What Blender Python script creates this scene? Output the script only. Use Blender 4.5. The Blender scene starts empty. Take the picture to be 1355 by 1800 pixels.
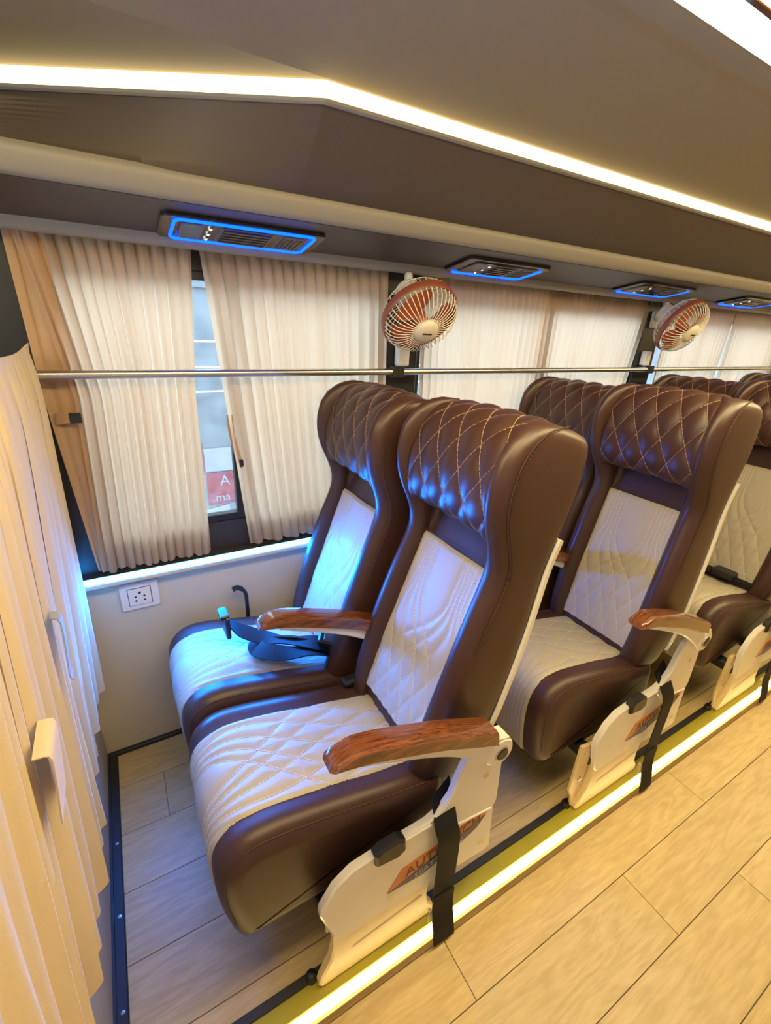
import bpy, math, random
import numpy as np
from mathutils import Matrix, Vector
random.seed(7); np.random.seed(7)
S = bpy.context.scene
COL = S.collection

# ------------------------------------------------------------------ camera
F, CX, CY = 800.0, 677.5, 900.0
vx = np.array([2130-CX, 640-CY, F]); vx /= np.linalg.norm(vx)
vy = np.array([170-CX, 540-CY, F]); vy -= vx*vy.dot(vx); vy /= np.linalg.norm(vy)
vz = np.cross(vx, vy)
RM = np.array([vx, vy, vz])                      # rows: world axes in camera axes (right, down, forward)
CAMPOS = np.array([0, 0, 1.30])
def c2w(v): return RM @ np.array(v, float)
cam = bpy.data.cameras.new('camera'); cam.sensor_fit = 'VERTICAL'; cam.sensor_height = 36; cam.lens = 16
cam.clip_start = 0.02
camo = bpy.data.objects.new('camera', cam); COL.objects.link(camo); S.camera = camo
r, u, b = c2w((1,0,0)), c2w((0,-1,0)), c2w((0,0,-1))
camo.matrix_world = Matrix(((r[0],u[0],b[0],CAMPOS[0]),(r[1],u[1],b[1],CAMPOS[1]),(r[2],u[2],b[2],CAMPOS[2]),(0,0,0,1)))

# ------------------------------------------------------------------ world, exposure
W = bpy.data.worlds.new('sky'); S.world = W; W.use_nodes = True
nt = W.node_tree
bg = nt.nodes['Background']; bg.inputs[0].default_value = (0.90, 0.95, 1.0, 1); bg.inputs[1].default_value = 6.6
S.cycles.max_bounces = 8; S.cycles.diffuse_bounces = 4; S.cycles.glossy_bounces = 3
S.view_settings.view_transform = 'Standard'; S.view_settings.look = 'None'
S.view_settings.exposure = 0.0; S.view_settings.gamma = 1.0; S.view_settings.use_curve_mapping = False
WARM = (1.0, 0.785, 0.39)
LED_CEIL = 3.4; LED_FLOOR = 10.0; LED_PANEL = 17.0; LED_SILL = 700.0; LED_VENT = 8.0

# ------------------------------------------------------------------ materials
def mat(name, col, rough=0.5, metal=0.0, spec=0.5, coat=0.0, var=None, bump=None, rand=0.0):
    m = bpy.data.materials.new(name); m.use_nodes = True
    n, l = m.node_tree.nodes, m.node_tree.links
    p = n['Principled BSDF']
    p.inputs['Base Color'].default_value = (*col, 1); p.inputs['Roughness'].default_value = rough
    p.inputs['Metallic'].default_value = metal; p.inputs['Specular IOR Level'].default_value = spec
    p.inputs['Coat Weight'].default_value = coat; p.inputs['Coat Roughness'].default_value = 0.05
    tc = n.new('ShaderNodeTexCoord')
    if var:                                       # (scale, second colour, low, high)
        t = n.new('ShaderNodeTexNoise'); t.inputs['Scale'].default_value = var[0]; t.inputs['Detail'].default_value = 4
        l.new(tc.outputs['Object'], t.inputs['Vector'])
        cr = n.new('ShaderNodeValToRGB'); cr.color_ramp.elements[0].position = var[2]; cr.color_ramp.elements[1].position = var[3]
        cr.color_ramp.elements[0].color = (*col, 1); cr.color_ramp.elements[1].color = (*var[1], 1)
        l.new(t.outputs['Fac'], cr.inputs['Fac']); l.new(cr.outputs['Color'], p.inputs['Base Color'])
    if bump:                                      # (scale, strength, distance)
        t = n.new('ShaderNodeTexNoise'); t.inputs['Scale'].default_value = bump[0]; t.inputs['Detail'].default_value = 3
        l.new(tc.outputs['Object'], t.inputs['Vector'])
        bn = n.new('ShaderNodeBump'); bn.inputs['Strength'].default_value = bump[1]; bn.inputs['Distance'].default_value = bump[2]
        l.new(t.outputs['Fac'], bn.inputs['Height']); l.new(bn.outputs['Normal'], p.inputs['Normal'])
    return m
def emit(name, col, strength):
    m = bpy.data.materials.new(name); m.use_nodes = True
    n, l = m.node_tree.nodes, m.node_tree.links
    n.clear(); e = n.new('ShaderNodeEmission'); o = n.new('ShaderNodeOutputMaterial')
    e.inputs[0].default_value = (*col, 1); e.inputs[1].default_value = strength
    l.new(e.outputs[0], o.inputs[0]); return m
def wood(name, c1, c2, stretch, scale, rough, coat=0.0, rand=0.0, wavy=6.0):
    m = bpy.data.materials.new(name); m.use_nodes = True
    n, l = m.node_tree.nodes, m.node_tree.links; p = n['Principled BSDF']
    p.inputs['Roughness'].default_value = rough; p.inputs['Coat Weight'].default_value = coat; p.inputs['Coat Roughness'].default_value = 0.06
    tc = n.new('ShaderNodeTexCoord'); oi = n.new('ShaderNodeObjectInfo')
    mul = n.new('ShaderNodeVectorMath'); mul.operation = 'SCALE'; mul.inputs[0].default_value = (13.7, 7.9, 3.1); l.new(oi.outputs['Random'], mul.inputs['Scale'])
    add = n.new('ShaderNodeVectorMath'); l.new(tc.outputs['Object'], add.inputs[0]); l.new(mul.outputs[0], add.inputs[1])
    mp = n.new('ShaderNodeMapping'); mp.inputs['Scale'].default_value = stretch; l.new(add.outputs[0], mp.inputs['Vector'])
    t = n.new('ShaderNodeTexNoise'); t.inputs['Scale'].default_value = scale; t.inputs['Detail'].default_value = 6; t.inputs['Distortion'].default_value = 1.2
    l.new(mp.outputs[0], t.inputs['Vector'])
    ma = n.new('ShaderNodeMath'); ma.operation = 'MULTIPLY'; ma.inputs[1].default_value = wavy; l.new(t.outputs['Fac'], ma.inputs[0])
    fr = n.new('ShaderNodeMath'); fr.operation = 'PINGPONG'; fr.inputs[1].default_value = 0.5; l.new(ma.outputs[0], fr.inputs[0])
    t2 = n.new('ShaderNodeTexNoise'); t2.inputs['Scale'].default_value = scale*6; t2.inputs['Detail'].default_value = 4; l.new(mp.outputs[0], t2.inputs['Vector'])
    mx = n.new('ShaderNodeMath'); mx.operation = 'MULTIPLY_ADD'; mx.inputs[1].default_value = 0.6; l.new(fr.outputs[0], mx.inputs[0]); l.new(t2.outputs['Fac'], mx.inputs[2])
    cr = n.new('ShaderNodeValToRGB'); cr.color_ramp.elements[0].position = 0.3; cr.color_ramp.elements[1].position = 0.85
    cr.color_ramp.elements[0].color = (*c1, 1); cr.color_ramp.elements[1].color = (*c2, 1); l.new(mx.outputs[0], cr.inputs['Fac'])
    hv = n.new('ShaderNodeHueSaturation'); l.new(cr.outputs['Color'], hv.inputs['Color'])
    mr = n.new('ShaderNodeMapRange'); mr.inputs['To Min'].default_value = 1-rand; mr.inputs['To Max'].default_value = 1+rand
    l.new(oi.outputs['Random'], mr.inputs['Value']); l.new(mr.outputs[0], hv.inputs['Value'])
    l.new(hv.outputs['Color'], p.inputs['Base Color'])
    return m
def fabric(name, col, trans, tcol, weave=900):
    m = bpy.data.materials.new(name); m.use_nodes = True
    n, l = m.node_tree.nodes, m.node_tree.links; n.clear()
    o = n.new('ShaderNodeOutputMaterial'); d = n.new('ShaderNodeBsdfDiffuse'); t = n.new('ShaderNodeBsdfTranslucent'); mx = n.new('ShaderNodeMixShader')
    tc = n.new('ShaderNodeTexCoord'); ns = n.new('ShaderNodeTexNoise'); ns.inputs['Scale'].default_value = weave; l.new(tc.outputs['Object'], ns.inputs['Vector'])
    bp = n.new('ShaderNodeBump'); bp.inputs['Strength'].default_value = 0.25; bp.inputs['Distance'].default_value = 0.001
    l.new(ns.outputs['Fac'], bp.inputs['Height']); l.new(bp.outputs['Normal'], d.inputs['Normal'])
    d.inputs[0].default_value = (*col, 1); t.inputs[0].default_value = (*tcol, 1); mx.inputs[0].default_value = trans
    l.new(d.outputs[0], mx.inputs[1]); l.new(t.outputs[0], mx.inputs[2]); l.new(mx.outputs[0], o.inputs[0]); return m
def glass(name):
    m = bpy.data.materials.new(name); m.use_nodes = True
    n, l = m.node_tree.nodes, m.node_tree.links; n.clear()
    o = n.new('ShaderNodeOutputMaterial'); a = n.new('ShaderNodeBsdfTransparent'); g = n.new('ShaderNodeBsdfGlossy'); mx = n.new('ShaderNodeMixShader')
    a.inputs[0].default_value = (0.80, 0.90, 0.97, 1); g.inputs['Roughness'].default_value = 0.02; mx.inputs[0].default_value = 0.06
    l.new(a.outputs[0], mx.inputs[1]); l.new(g.outputs[0], mx.inputs[2])
    d = n.new('ShaderNodeBsdfTranslucent'); d.inputs[0].default_value = (0.62,0.76,0.86,1); m2 = n.new('ShaderNodeMixShader')      # dust on the pane
    tc = n.new('ShaderNodeTexCoord'); ns = n.new('ShaderNodeTexNoise'); ns.inputs['Scale'].default_value = 30; ns.inputs['Detail'].default_value = 6; l.new(tc.outputs['Object'], ns.inputs['Vector'])
    mr = n.new('ShaderNodeMapRange'); mr.inputs['From Min'].default_value = .35; mr.inputs['From Max'].default_value = .75; mr.inputs['To Min'].default_value = .015; mr.inputs['To Max'].default_value = .10; l.new(ns.outputs['Fac'], mr.inputs['Value']); l.new(mr.outputs[0], m2.inputs[0])
    l.new(mx.outputs[0], m2.inputs[1]); l.new(d.outputs[0], m2.inputs[2]); l.new(m2.outputs[0], o.inputs[0]); return m
M = dict(
  leather=mat('brown leather', (0.050,0.0205,0.0150), 0.40, spec=0.45, bump=(900,0.12,0.0006)),
  cream=mat('cream leather', (0.42,0.37,0.285), 0.5, bump=(1100,0.12,0.0006)),
  stitch=mat('cream thread', (0.58,0.53,0.43), 0.7),
  tanstitch=mat('tan thread', (0.36,0.23,0.15), 0.7),
  darkseam=mat('brown thread', (0.05,0.022,0.014), 0.7),
  armwood=wood('lacquered armrest wood', (0.27,0.085,0.028), (0.075,0.02,0.008), (2.2,75,9), 1.5, 0.25, coat=0.9),
  white=mat('white painted metal', (0.72,0.69,0.62), 0.25, coat=0.5),
  legbeige=mat('beige moulded plastic', (0.68,0.53,0.27), 0.4, var=(14,(0.60,0.46,0.22),0.45,0.8)),
  black=mat('black plastic', (0.012,0.012,0.013), 0.35),
  strap=mat('black webbing', (0.008,0.008,0.009), 0.65, spec=0.25, bump=(700,0.4,0.0008)),
  steel=mat('brushed steel', (0.55,0.52,0.50), 0.28, metal=1.0),
  chrome=mat('chrome', (0.75,0.75,0.75), 0.12, metal=1.0),
  plank=wood('pale oak vinyl', (0.60,0.45,0.215), (0.47,0.335,0.14), (1.2,9,9), 2.2, 0.42, rand=0.06, wavy=5),
  subfloor=mat('joint filler', (0.14,0.10,0.06), 0.8),
  rubber=mat('black rubber strip', (0.015,0.015,0.016), 0.5),
  yellow=mat('yellow nosing', (0.36,0.30,0.015), 0.4, var=(9,(0.30,0.25,0.015),0.4,0.8)),
  wallbeige=mat('beige wall laminate', (0.60,0.52,0.38), 0.5, bump=(60,0.05,0.001)),
  partition=mat('grey partition', (0.38,0.34,0.27), 0.6),
  frame=mat('black window frame', (0.010,0.011,0.014), 0.4),
  navy=mat('dark sill panel', (0.03,0.025,0.024), 0.4),
  roof=mat('taupe roof vinyl', (0.26,0.21,0.13), 0.6, bump=(500,0.1,0.0006)),
  soffit=mat('brown soffit vinyl', (0.095,0.070,0.052), 0.6, bump=(500,0.1,0.0006)),
  fascia=mat('grey beige fascia', (0.27,0.24,0.20), 0.55),
  ventpanel=mat('dark brown panel', (0.065,0.05,0.04), 0.5),
  gloss=mat('glossy black vent', (0.012,0.012,0.016), 0.12, coat=0.5),
  ventgrey=mat('grey vent plastic', (0.11,0.105,0.12), 0.3),
  curtain=fabric('beige curtain', (0.52,0.37,0.25), 0.58, (0.92,0.73,0.53)),
  curtainhem=fabric('tan curtain back', (0.46,0.30,0.18), 0.12, (0.5,0.33,0.2)),
  drape=fabric('partition curtain', (0.72,0.58,0.38), 0.12, (0.7,0.5,0.3)),
  fanrim=mat('terracotta plastic', (0.21,0.055,0.028), 0.35),
  fanblade=mat('fan blade', (0.34,0.075,0.03), 0.35),
  fancream=mat('cream fan plastic', (0.70,0.63,0.50), 0.35),
  fangrey=mat('pale grey plastic', (0.50,0.49,0.44), 0.4),
  switch=mat('white switch plastic', (0.75,0.75,0.76), 0.3),
  glass=glass('window glass'),
  concrete=mat('concrete', (0.22,0.25,0.28), 0.9, var=(5,(0.13,0.155,0.18),0.35,0.7)),
  ground=mat('ground', (0.35,0.34,0.32), 0.9),
  red=mat('red poster', (0.26,0.035,0.05), 0.6), paper=mat('white paper', (0.30,0.32,0.35), 0.7), cable=mat('pale cable', (0.7,0.72,0.75), 0.6),
  orange=mat('orange decal', (0.52,0.15,0.03), 0.35), purple=mat('purple decal', (0.035,0.02,0.10), 0.35), ink=mat('decal ink', (0.06,0.02,0.01), 0.5),
  led=emit('warm led', WARM, LED_CEIL), ledfloor=emit('warm floor led', (1.0,0.72,0.27), LED_FLOOR), ledpanel=emit('ceiling panel led', WARM, LED_PANEL),
  ledsill=emit('cyan led', (0.003,0.19,1.0), LED_SILL), ledvent=emit('blue led', (0.002,0.045,1.0), LED_VENT), dot=emit('white indicator', (1,0.95,0.9), 3.0),
)

# ------------------------------------------------------------------ helpers
def tag(o, label=None, cat=None, group=None, kind=None):
    if label: o['label'] = label
    if cat: o['category'] = cat
    if group: o['group'] = group
    if kind: o['kind'] = kind
    return o
class MB:
    def __init__(s): s.v, s.f = [], []
    def add(s, v, f):
        k = len(s.v); s.v += [tuple(map(float, p)) for p in v]; s.f += [tuple(i+k for i in q) for q in f]; return s
    def box(s, x0, x1, y0, y1, z0, z1, bev=0.0):
        if bev <= 0:
            s.add([(x0,y0,z0),(x1,y0,z0),(x1,y1,z0),(x0,y1,z0),(x0,y0,z1),(x1,y0,z1),(x1,y1,z1),(x0,y1,z1)],
                  [(0,3,2,1),(4,5,6,7),(0,1,5,4),(1,2,6,5),(2,3,7,6),(3,0,4,7)]); return s
        b = bev; V = []; idx = {}
        xs, ys, zs = (x0,x1), (y0,y1), (z0,z1)
        def p(c, ax):
            key = (c, ax)
            if key not in idx:
                q = [xs[c[0]], ys[c[1]], zs[c[2]]]
                for k in range(3):
                    if k != ax: q[k] += b if c[k] == 0 else -b
                idx[key] = len(V); V.append(q)
            return idx[key]
        F_ = []
        for ax in range(3):
            o1, o2 = (ax+1) % 3, (ax+2) % 3
            for sd in (0,1):
                loop = []
                for a_, b_ in ((0,0),(1,0),(1,1),(0,1)):
                    c = [0,0,0]; c[ax] = sd; c[o1] = a_; c[o2] = b_; loop.append(p(tuple(c), ax))
                F_.append(loop if sd else loop[::-1])
        for ax in range(3):                         # edges along ax
            o1, o2 = (ax+1) % 3, (ax+2) % 3
            for a_ in (0,1):
                for b_ in (0,1):
                    c0 = [0,0,0]; c0[o1] = a_; c0[o2] = b_; c1 = list(c0); c1[ax] = 1; c0, c1 = tuple(c0), tuple(c1)
                    q = [p(c0,o1), p(c0,o2), p(c1,o2), p(c1,o1)]
                    F_.append(q if (a_ ^ b_) else q[::-1])
        for c in [(i,j,k) for i in (0,1) for j in (0,1) for k in (0,1)]:
            q = [p(c,0), p(c,1), p(c,2)]; F_.append(q if sum(c) % 2 else q[::-1])
        return s.add(V, F_)
    def grid(s, P, cu=False, cv=False, capu=False):
        nu, nv = P.shape[:2]; f = []
        for i in range(nu if cu else nu-1):
            for j in range(nv if cv else nv-1):
                a, b_ = i*nv+j, ((i+1) % nu)*nv+j; c, d = ((i+1) % nu)*nv+(j+1) % nv, i*nv+(j+1) % nv
                f.append((a, b_, c, d))
        if capu: f.append(tuple(range(nv))[::-1]); f.append(tuple((nu-1)*nv+j for j in range(nv)))
        return s.add(P.reshape(-1,3), f)
    def tube(s, pts, rad, n=8, caps=True, closed=False):
        pts = np.array(pts, float); m = len(pts)
        rad = np.full(m, rad) if np.isscalar(rad) else np.array(rad)
        T = np.gradient(pts, axis=0) if not closed else np.roll(pts,-1,0)-np.roll(pts,1,0)
        T /= np.linalg.norm(T, axis=1)[:,None]+1e-12
        ref = np.array([0,0,1.]) if abs(T[0][2]) < .9 else np.array([1.,0,0])
        P = np.zeros((m, n, 3)); a = np.arange(n)*2*math.pi/n
        for i in range(m):
            e1 = np.cross(T[i], ref); e1 /= np.linalg.norm(e1)+1e-12; e2 = np.cross(T[i], e1); ref = np.cross(e1, T[i])
            P[i] = pts[i]+rad[i]*(np.cos(a)[:,None]*e1+np.sin(a)[:,None]*e2)
        return s.grid(P, cu=closed, cv=True, capu=caps and not closed)
    def lathe(s, prof, n=24, ctr=(0,0,0)):          # prof (r, z) about local z
        a = np.arange(n)*2*math.pi/n; prof = np.array(prof, float)
        P = np.stack([prof[:,0,None]*np.cos(a), prof[:,0,None]*np.sin(a), np.repeat(prof[:,1,None], n, 1)], -1)+np.array(ctr)
        return s.grid(P, cv=True, capu=True)
    def prism(s, poly, y0, y1, bev=0.0):            # polygon in (x, z), extruded in y, bevel on the y0 face
        poly = np.array(poly, float); n = len(poly)
        if bev:
            c = inset(poly, bev)
            rings = [[(p[0],y0,p[1]) for p in c], [(p[0],y0+bev,p[1]) for p in poly], [(p[0],y1,p[1]) for p in poly]]
        else: rings = [[(p[0],y0,p[1]) for p in poly], [(p[0],y1,p[1]) for p in poly]]
        s.grid(np.array(rings), cv=True, capu=True); return s
    def build(s, name, m, parent=None, smooth=40, loc=None, kind=None):
        me = bpy.data.meshes.new(name); me.from_pydata(s.v, [], s.f); me.validate(); me.materials.append(M[m] if isinstance(m, str) else m)
        if smooth:
            me.polygons.foreach_set('use_smooth', [True]*len(me.polygons))
            me.set_sharp_from_angle(angle=math.radians(smooth))
        o = bpy.data.objects.new(name, me); COL.objects.link(o)
        if parent: o.parent = parent
        if loc is not None: o.location = loc
        if kind: o['kind'] = kind
        return o
def inset(poly, d):
    poly = np.array(poly, float); a = np.roll(poly, 1, 0); c = np.roll(poly, -1, 0)
    area = 0.5*np.sum(poly[:,0]*c[:,1]-c[:,0]*poly[:,1]); sg = 1 if area > 0 else -1
    e1 = poly-a; e2 = c-poly
    n1 = np.stack([-e1[:,1], e1[:,0]], 1)*sg; n2 = np.stack([-e2[:,1], e2[:,0]], 1)*sg
    n1 /= np.linalg.norm(n1, axis=1)[:,None]+1e-9; n2 /= np.linalg.norm(n2, axis=1)[:,None]+1e-9
    nn = n1+n2; nn /= np.linalg.norm(nn, axis=1)[:,None]+1e-9
    return poly+nn*(d/np.clip(np.sum(nn*n1, axis=1), .5, 1))[:,None]
def empty(name, loc=(0,0,0)):
    o = bpy.data.objects.new(name, None); COL.objects.link(o); o.location = loc; o.empty_display_size = 0.05; return o
def crom(pts, n, closed=False):
    P = np.array(pts, float); m = len(P)
    if closed: Q = np.vstack([P[-1], P, P[0], P[1]]); seg = m
    else: Q = np.vstack([2*P[0]-P[1], P, 2*P[-1]-P[-2]]); seg = m-1
    t = np.arange(n)/n*seg if closed else np.linspace(0, seg, n)
    i = np.minimum(t.astype(int), seg-1); f = (t-i)[:,None]
    a, b_, c, d = Q[i], Q[i+1], Q[i+2], Q[i+3]
    return 0.5*((2*b_)+(-a+c)*f+(2*a-5*b_+4*c-d)*f**2+(-a+3*b_-3*c+d)*f**3)
def resample(P, n, closed=False):
    P = np.array(P, float); Q = np.vstack([P, P[:1]]) if closed else P
    L = np.r_[0, np.cumsum(np.linalg.norm(np.diff(Q, axis=0), axis=1))]
    t = np.linspace(0, L[-1], n, endpoint=not closed)
    return np.stack([np.interp(t, L, Q[:,k]) for k in range(P.shape[1])], 1), L[-1]
def sstep(a, b_, x): t = np.clip((x-a)/(b_-a), 0, 1); return t*t*(3-2*t)
def normals(P):
    du = np.gradient(P, axis=0); dv = np.gradient(P, axis=1); n = np.cross(du, dv); return n/(np.linalg.norm(n, axis=2)[...,None]+1e-12)
def bil(P, u_, v_):
    nu, nv = P.shape[:2]; x = np.clip(u_, 0, 1)*(nu-1); y = np.clip(v_, 0, 1)*(nv-1)
    i = np.minimum(x.astype(int), nu-2); j = np.minimum(y.astype(int), nv-2); f = (x-i)[:,None]; g = (y-j)[:,None]
    return P[i,j]*(1-f)*(1-g)+P[i+1,j]*f*(1-g)+P[i,j+1]*(1-f)*g+P[i+1,j+1]*f*g
def stitches(mb, P, N, curves, dash=.0052, gap=.0026, w=.0011, h=.0011):
    for cu in curves:                               # cu: (k,2) in patch u,v in 0..1
        cu = np.array(cu); p = bil(P, cu[:,0], cu[:,1]); n = bil(N, cu[:,0], cu[:,1])
        L = np.r_[0, np.cumsum(np.linalg.norm(np.diff(p, axis=0), axis=1))]
        k = int(L[-1]/(dash+gap))
        if k < 1: continue
        st = np.arange(k)*(dash+gap)
        A = np.stack([np.interp(st, L, p[:,i]) for i in range(3)], 1); B = np.stack([np.interp(st+dash, L, p[:,i]) for i in range(3)], 1)
        NN = np.stack([np.interp(st+dash/2, L, n[:,i]) for i in range(3)], 1); NN /= np.linalg.norm(NN, axis=1)[:,None]+1e-9
        T = B-A; T /= np.linalg.norm(T, axis=1)[:,None]+1e-9; Sd = np.cross(NN, T)*w
        for a_, b_, n_, s_ in zip(A, B, NN, Sd):
            mb.add([a_-s_-n_*.0005, a_+s_-n_*.0005, b_+s_-n_*.0005, b_-s_-n_*.0005, a_-s_*.7+n_*h, a_+s_*.7+n_*h, b_+s_*.7+n_*h, b_-s_*.7+n_*h],
                   [(4,5,6,7),(0,1,5,4),(1,2,6,5),(2,3,7,6),(3,0,4,7)])
    return mb
def ribbon(pts, side, w, t=.0016, n=None):
    P = np.array(pts, float); Sd = np.array(side, float)
    if Sd.ndim == 1: Sd = np.tile(Sd, (len(P),1))
    if n: k = len(P); P = crom(P, n); Sd = crom(Sd, n)
    Sd /= np.linalg.norm(Sd, axis=1)[:,None]; T = np.gradient(P, axis=0); N = np.cross(T, Sd); N /= np.linalg.norm(N, axis=1)[:,None]+1e-9
    w = np.full(len(P), w) if np.isscalar(w) else np.interp(np.linspace(0,1,len(P)), np.linspace(0,1,len(w)), w)
    w = w[:,None]/2
    G = np.stack([P-Sd*w-N*t/2, P+Sd*w-N*t/2, P+Sd*w+N*t/2, P-Sd*w+N*t/2], 1)
    return MB().grid(G, cv=True, capu=True)
def text_mesh(txt, size, m, name, parent, mw, align='CENTER', extrude=0.0003, shear=0.0):
    c = bpy.data.curves.new(name, 'FONT'); c.body = txt; c.size = size; c.align_x = align; c.align_y = 'CENTER'; c.extrude = extrude; c.shear = shear; c.resolution_u = 3
    t = bpy.data.objects.new(name+'_tmp', c); COL.objects.link(t)
    dg = bpy.context.evaluated_depsgraph_get(); me = bpy.data.meshes.new_from_object(t.evaluated_get(dg))
    bpy.data.objects.remove(t); bpy.data.curves.remove(c)
    me.materials.clear(); me.materials.append(M[m]); o = bpy.data.objects.new(name, me); COL.objects.link(o); o.parent = parent
    o.matrix_local = mw; return o
def children(o): return [c for c in bpy.data.objects if c.parent == o]
def copy_tree(o, parent=None):
    c = o.copy(); COL.objects.link(c); c.parent = parent
    for ch in children(o): copy_tree(ch, c)
    return c

# ------------------------------------------------------------------ the shell of the bus
X0, X1 = -1.25, 5.2          # front and rear ends
YW = 1.29                    # window wall
YO = -0.99                   # opposite wall
ZA = -0.055                  # aisle floor
ZR = 1.72
def struct(mb, name, m, **k): return mb.build(name, m, kind='structure', **k)

fl = struct(MB().box(X0,X1,.45,1.33,ZA-.03,-.004).box(X0,X1,YO,.45,ZA-.05,ZA-.004), 'floor', 'subfloor', smooth=0)
pl_cache = {}
def plank(x0, x1, y0, y1, z, parent):
    key = (round(x1-x0,3), round(y1-y0,3))
    if key not in pl_cache:
        hx, hy = (x1-x0)/2-.0006, (y1-y0)/2-.0006
        mb = MB().add([(-hx,-hy,-.003),(hx,-hy,-.003),(hx,hy,-.003),(-hx,hy,-.003),
                       (-hx+.0005,-hy+.0005,0),(hx-.0005,-hy+.0005,0),(hx-.0005,hy-.0005,0),(-hx+.0005,hy-.0005,0)],
                      [(4,5,6,7),(0,1,5,4),(1,2,6,5),(2,3,7,6),(3,0,4,7)])
        me = bpy.data.meshes.new('plank'); me.from_pydata(mb.v, [], mb.f); me.materials.append(M['plank']); pl_cache[key] = me
    o = bpy.data.objects.new('plank', pl_cache[key]); COL.objects.link(o); o.parent = parent; o.location = ((x0+x1)/2,(y0+y1)/2,z)
def rows(ys, offs, z, xa, xb):
    for (ya, yb), of in zip(zip(ys[:-1], ys[1:]), offs):
        xs = [xa]+[of+.94*k for k in range(-3,8) if xa+.06 < of+.94*k < xb-.06]+[xb]
        for a_, b_ in zip(xs[:-1], xs[1:]): plank(a_, b_, ya, yb, z, fl)
rows([.505,.546,.699,.852,1.006,1.158,1.286], [.3,.62,.20,.45,-.047,.35], 0, -.18, X1)
rows([.505,.699,.852,1.006,1.158,1.286], [.3,.62,.20,.45,-.047], 0, X0, -.19)
rows([YO,-.61,-.456,-.304,-.152,.001,.154,.306,.43], [.2,.5,.9,.1,.7,1.285,.995,.48], ZA, X0, X1)
struct(MB().box(X0,X1,.451,.486,-.01,.002,.001), 'trim_1', 'yellow', smooth=0)['label'] = 'yellow platform nosing strip'
struct(MB().box(X0,X1,.486,.505,-.01,.004,.0015), 'trim_2', 'rubber', smooth=0)
a = np.linspace(0, math.pi/2, 7); cove = np.stack([.43+.015*(1-np.cos(a))*1.0+0*a, ZA+.03*np.sin(a)], 1)
cv = [(.43,ZA-.003)]+[(.447-.017*math.cos(q), ZA+.028*math.sin(q)) for q in a]+[(.428,ZA+.036),(.428,ZA+.042),(.452,ZA+.042),(.452,ZA-.003)]
struct(MB().grid(np.array([[(x,p[0],p[1]) for p in cv] for x in (X0,X1)]), cv=True, capu=True), 'trim_3', 'plank')
# window wall
wb = MB().box(X0,X1,YW,YW+.04,-.06,.632)
wall = struct(wb, 'wall_back', 'wallbeige', smooth=0)
MB().box(X0,X1,1.279,1.292,-.004,.014,.002).build('baseboard_back','rubber',kind='structure',smooth=0)
tl = struct(MB().box(-.185,X1,1.257,YW+.01,.612,.627,.002), 'trim_4', 'wallbeige', smooth=0)
struct(MB().box(-.185,X1,1.2525,YW+.01,.6462,.6490,.0010), 'trim_22', 'navy', smooth=0)  # added lip that keeps the sill strip's blue light off the ceiling
struct(MB().box(X0,X1,YW,YW+.04,.632,.735), 'trim_5', 'navy', smooth=0)
struct(MB().box(X0,X1,YW,YW+.04,1.392,1.50), 'trim_6', 'frame', smooth=0)
pill = [(-.60,-.085),(.735,.86),(2.02,2.15),(3.31,3.44),(4.60,5.2)]
for i,(a_,b_) in enumerate(pill):
    struct(MB().box(a_,b_,YW-.012,YW+.04,.632,1.46,.004), 'trim_%d' % (7+i), 'frame', smooth=0)
struct(MB().box(X0,-.60,YW-.02,YW+.04,.632,1.46), 'trim_12', 'fascia', smooth=0)
win = [(-.085,.735,.285),(.86,2.02,1.44),(2.15,3.31,2.74),(3.44,4.60,4.0)]
for i,(a_,b_,mu) in enumerate(win):
    f_ = MB().box(a_,b_,YW+.002,YW+.03,.735,.757,.002).box(a_,b_,YW+.002,YW+.03,1.372,1.392,.002).box(a_,a_+.02,YW+.002,YW+.03,.757,1.372,.002).box(b_-.02,b_,YW+.002,YW+.03,.757,1.372,.002)
    w_ = struct(f_, 'window_%d' % (i+1), 'frame', smooth=0)
    MB().box(mu-.018,mu+.018,YW+.004,YW+.028,.757,1.372,.002).build('mullion','frame',w_,smooth=0)
    for p0,p1,dy in ((a_+.02,mu-.018,.018),(mu+.018,b_-.02,.012)):
        MB().box(p0,p1,YW+dy,YW+dy+.004,.757,1.372).build('pane','glass',w_,smooth=0)
# valance, fascia, soffit, roof
def lineY(x):                # the ceiling light strip: straight, then swinging out to the wall ahead of the corner
    return np.where(x >= .365, .856, np.minimum(.856+(.365-x)*.615, 1.24))
XS = np.array([X0,-.9,-.6,-.3,-.26,-.1,.1,.25,.365,.366,.6,1.2,2,3,4,X1])
def loft(fn, name, m, **k):
    return struct(MB().grid(np.array([fn(x) for x in XS])), name, m, **k)
struct(MB().grid(np.array([[(x,p[0],p[1]) for p in [(1.30,1.448),(1.226,1.428),(1.212,1.431),(1.205,1.439),(1.203,1.452),(1.30,1.48)]] for x in (X0,X1)]), cv=True, capu=True), 'trim_13', 'fascia', smooth=50)
struct(MB().grid(np.array([[(x,p[0],p[1]) for p in [(1.204,1.450),(1.03,1.481),(1.03,1.50),(1.21,1.48)]] for x in (X0,X1)]), cv=True, capu=True), 'trim_14', 'ventpanel', smooth=0)
fp = crom([(1.035,1.482),(1.018,1.484),(1.006,1.498),(1.0,1.514),(1.008,1.525)], 12)
struct(MB().grid(np.array([[(x,p[0],p[1]) for p in list(fp)+[(1.022,1.518),(1.05,1.50)]] for x in (X0,X1)]), cv=True, capu=True), 'trim_15', 'fascia', smooth=60)
def soff(x):
    yl = float(lineY(x))+.006; t = np.linspace(0,1,14); y = 1.006+(yl-1.006)*t; z = 1.520+(1.618-1.520)*(t**1.25)
    z = np.where(t > .93, 1.520+(1.618-1.520)*(t**1.25), z)
    return [(x,a_,c_) for a_,c_ in zip(y,z)]
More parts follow.
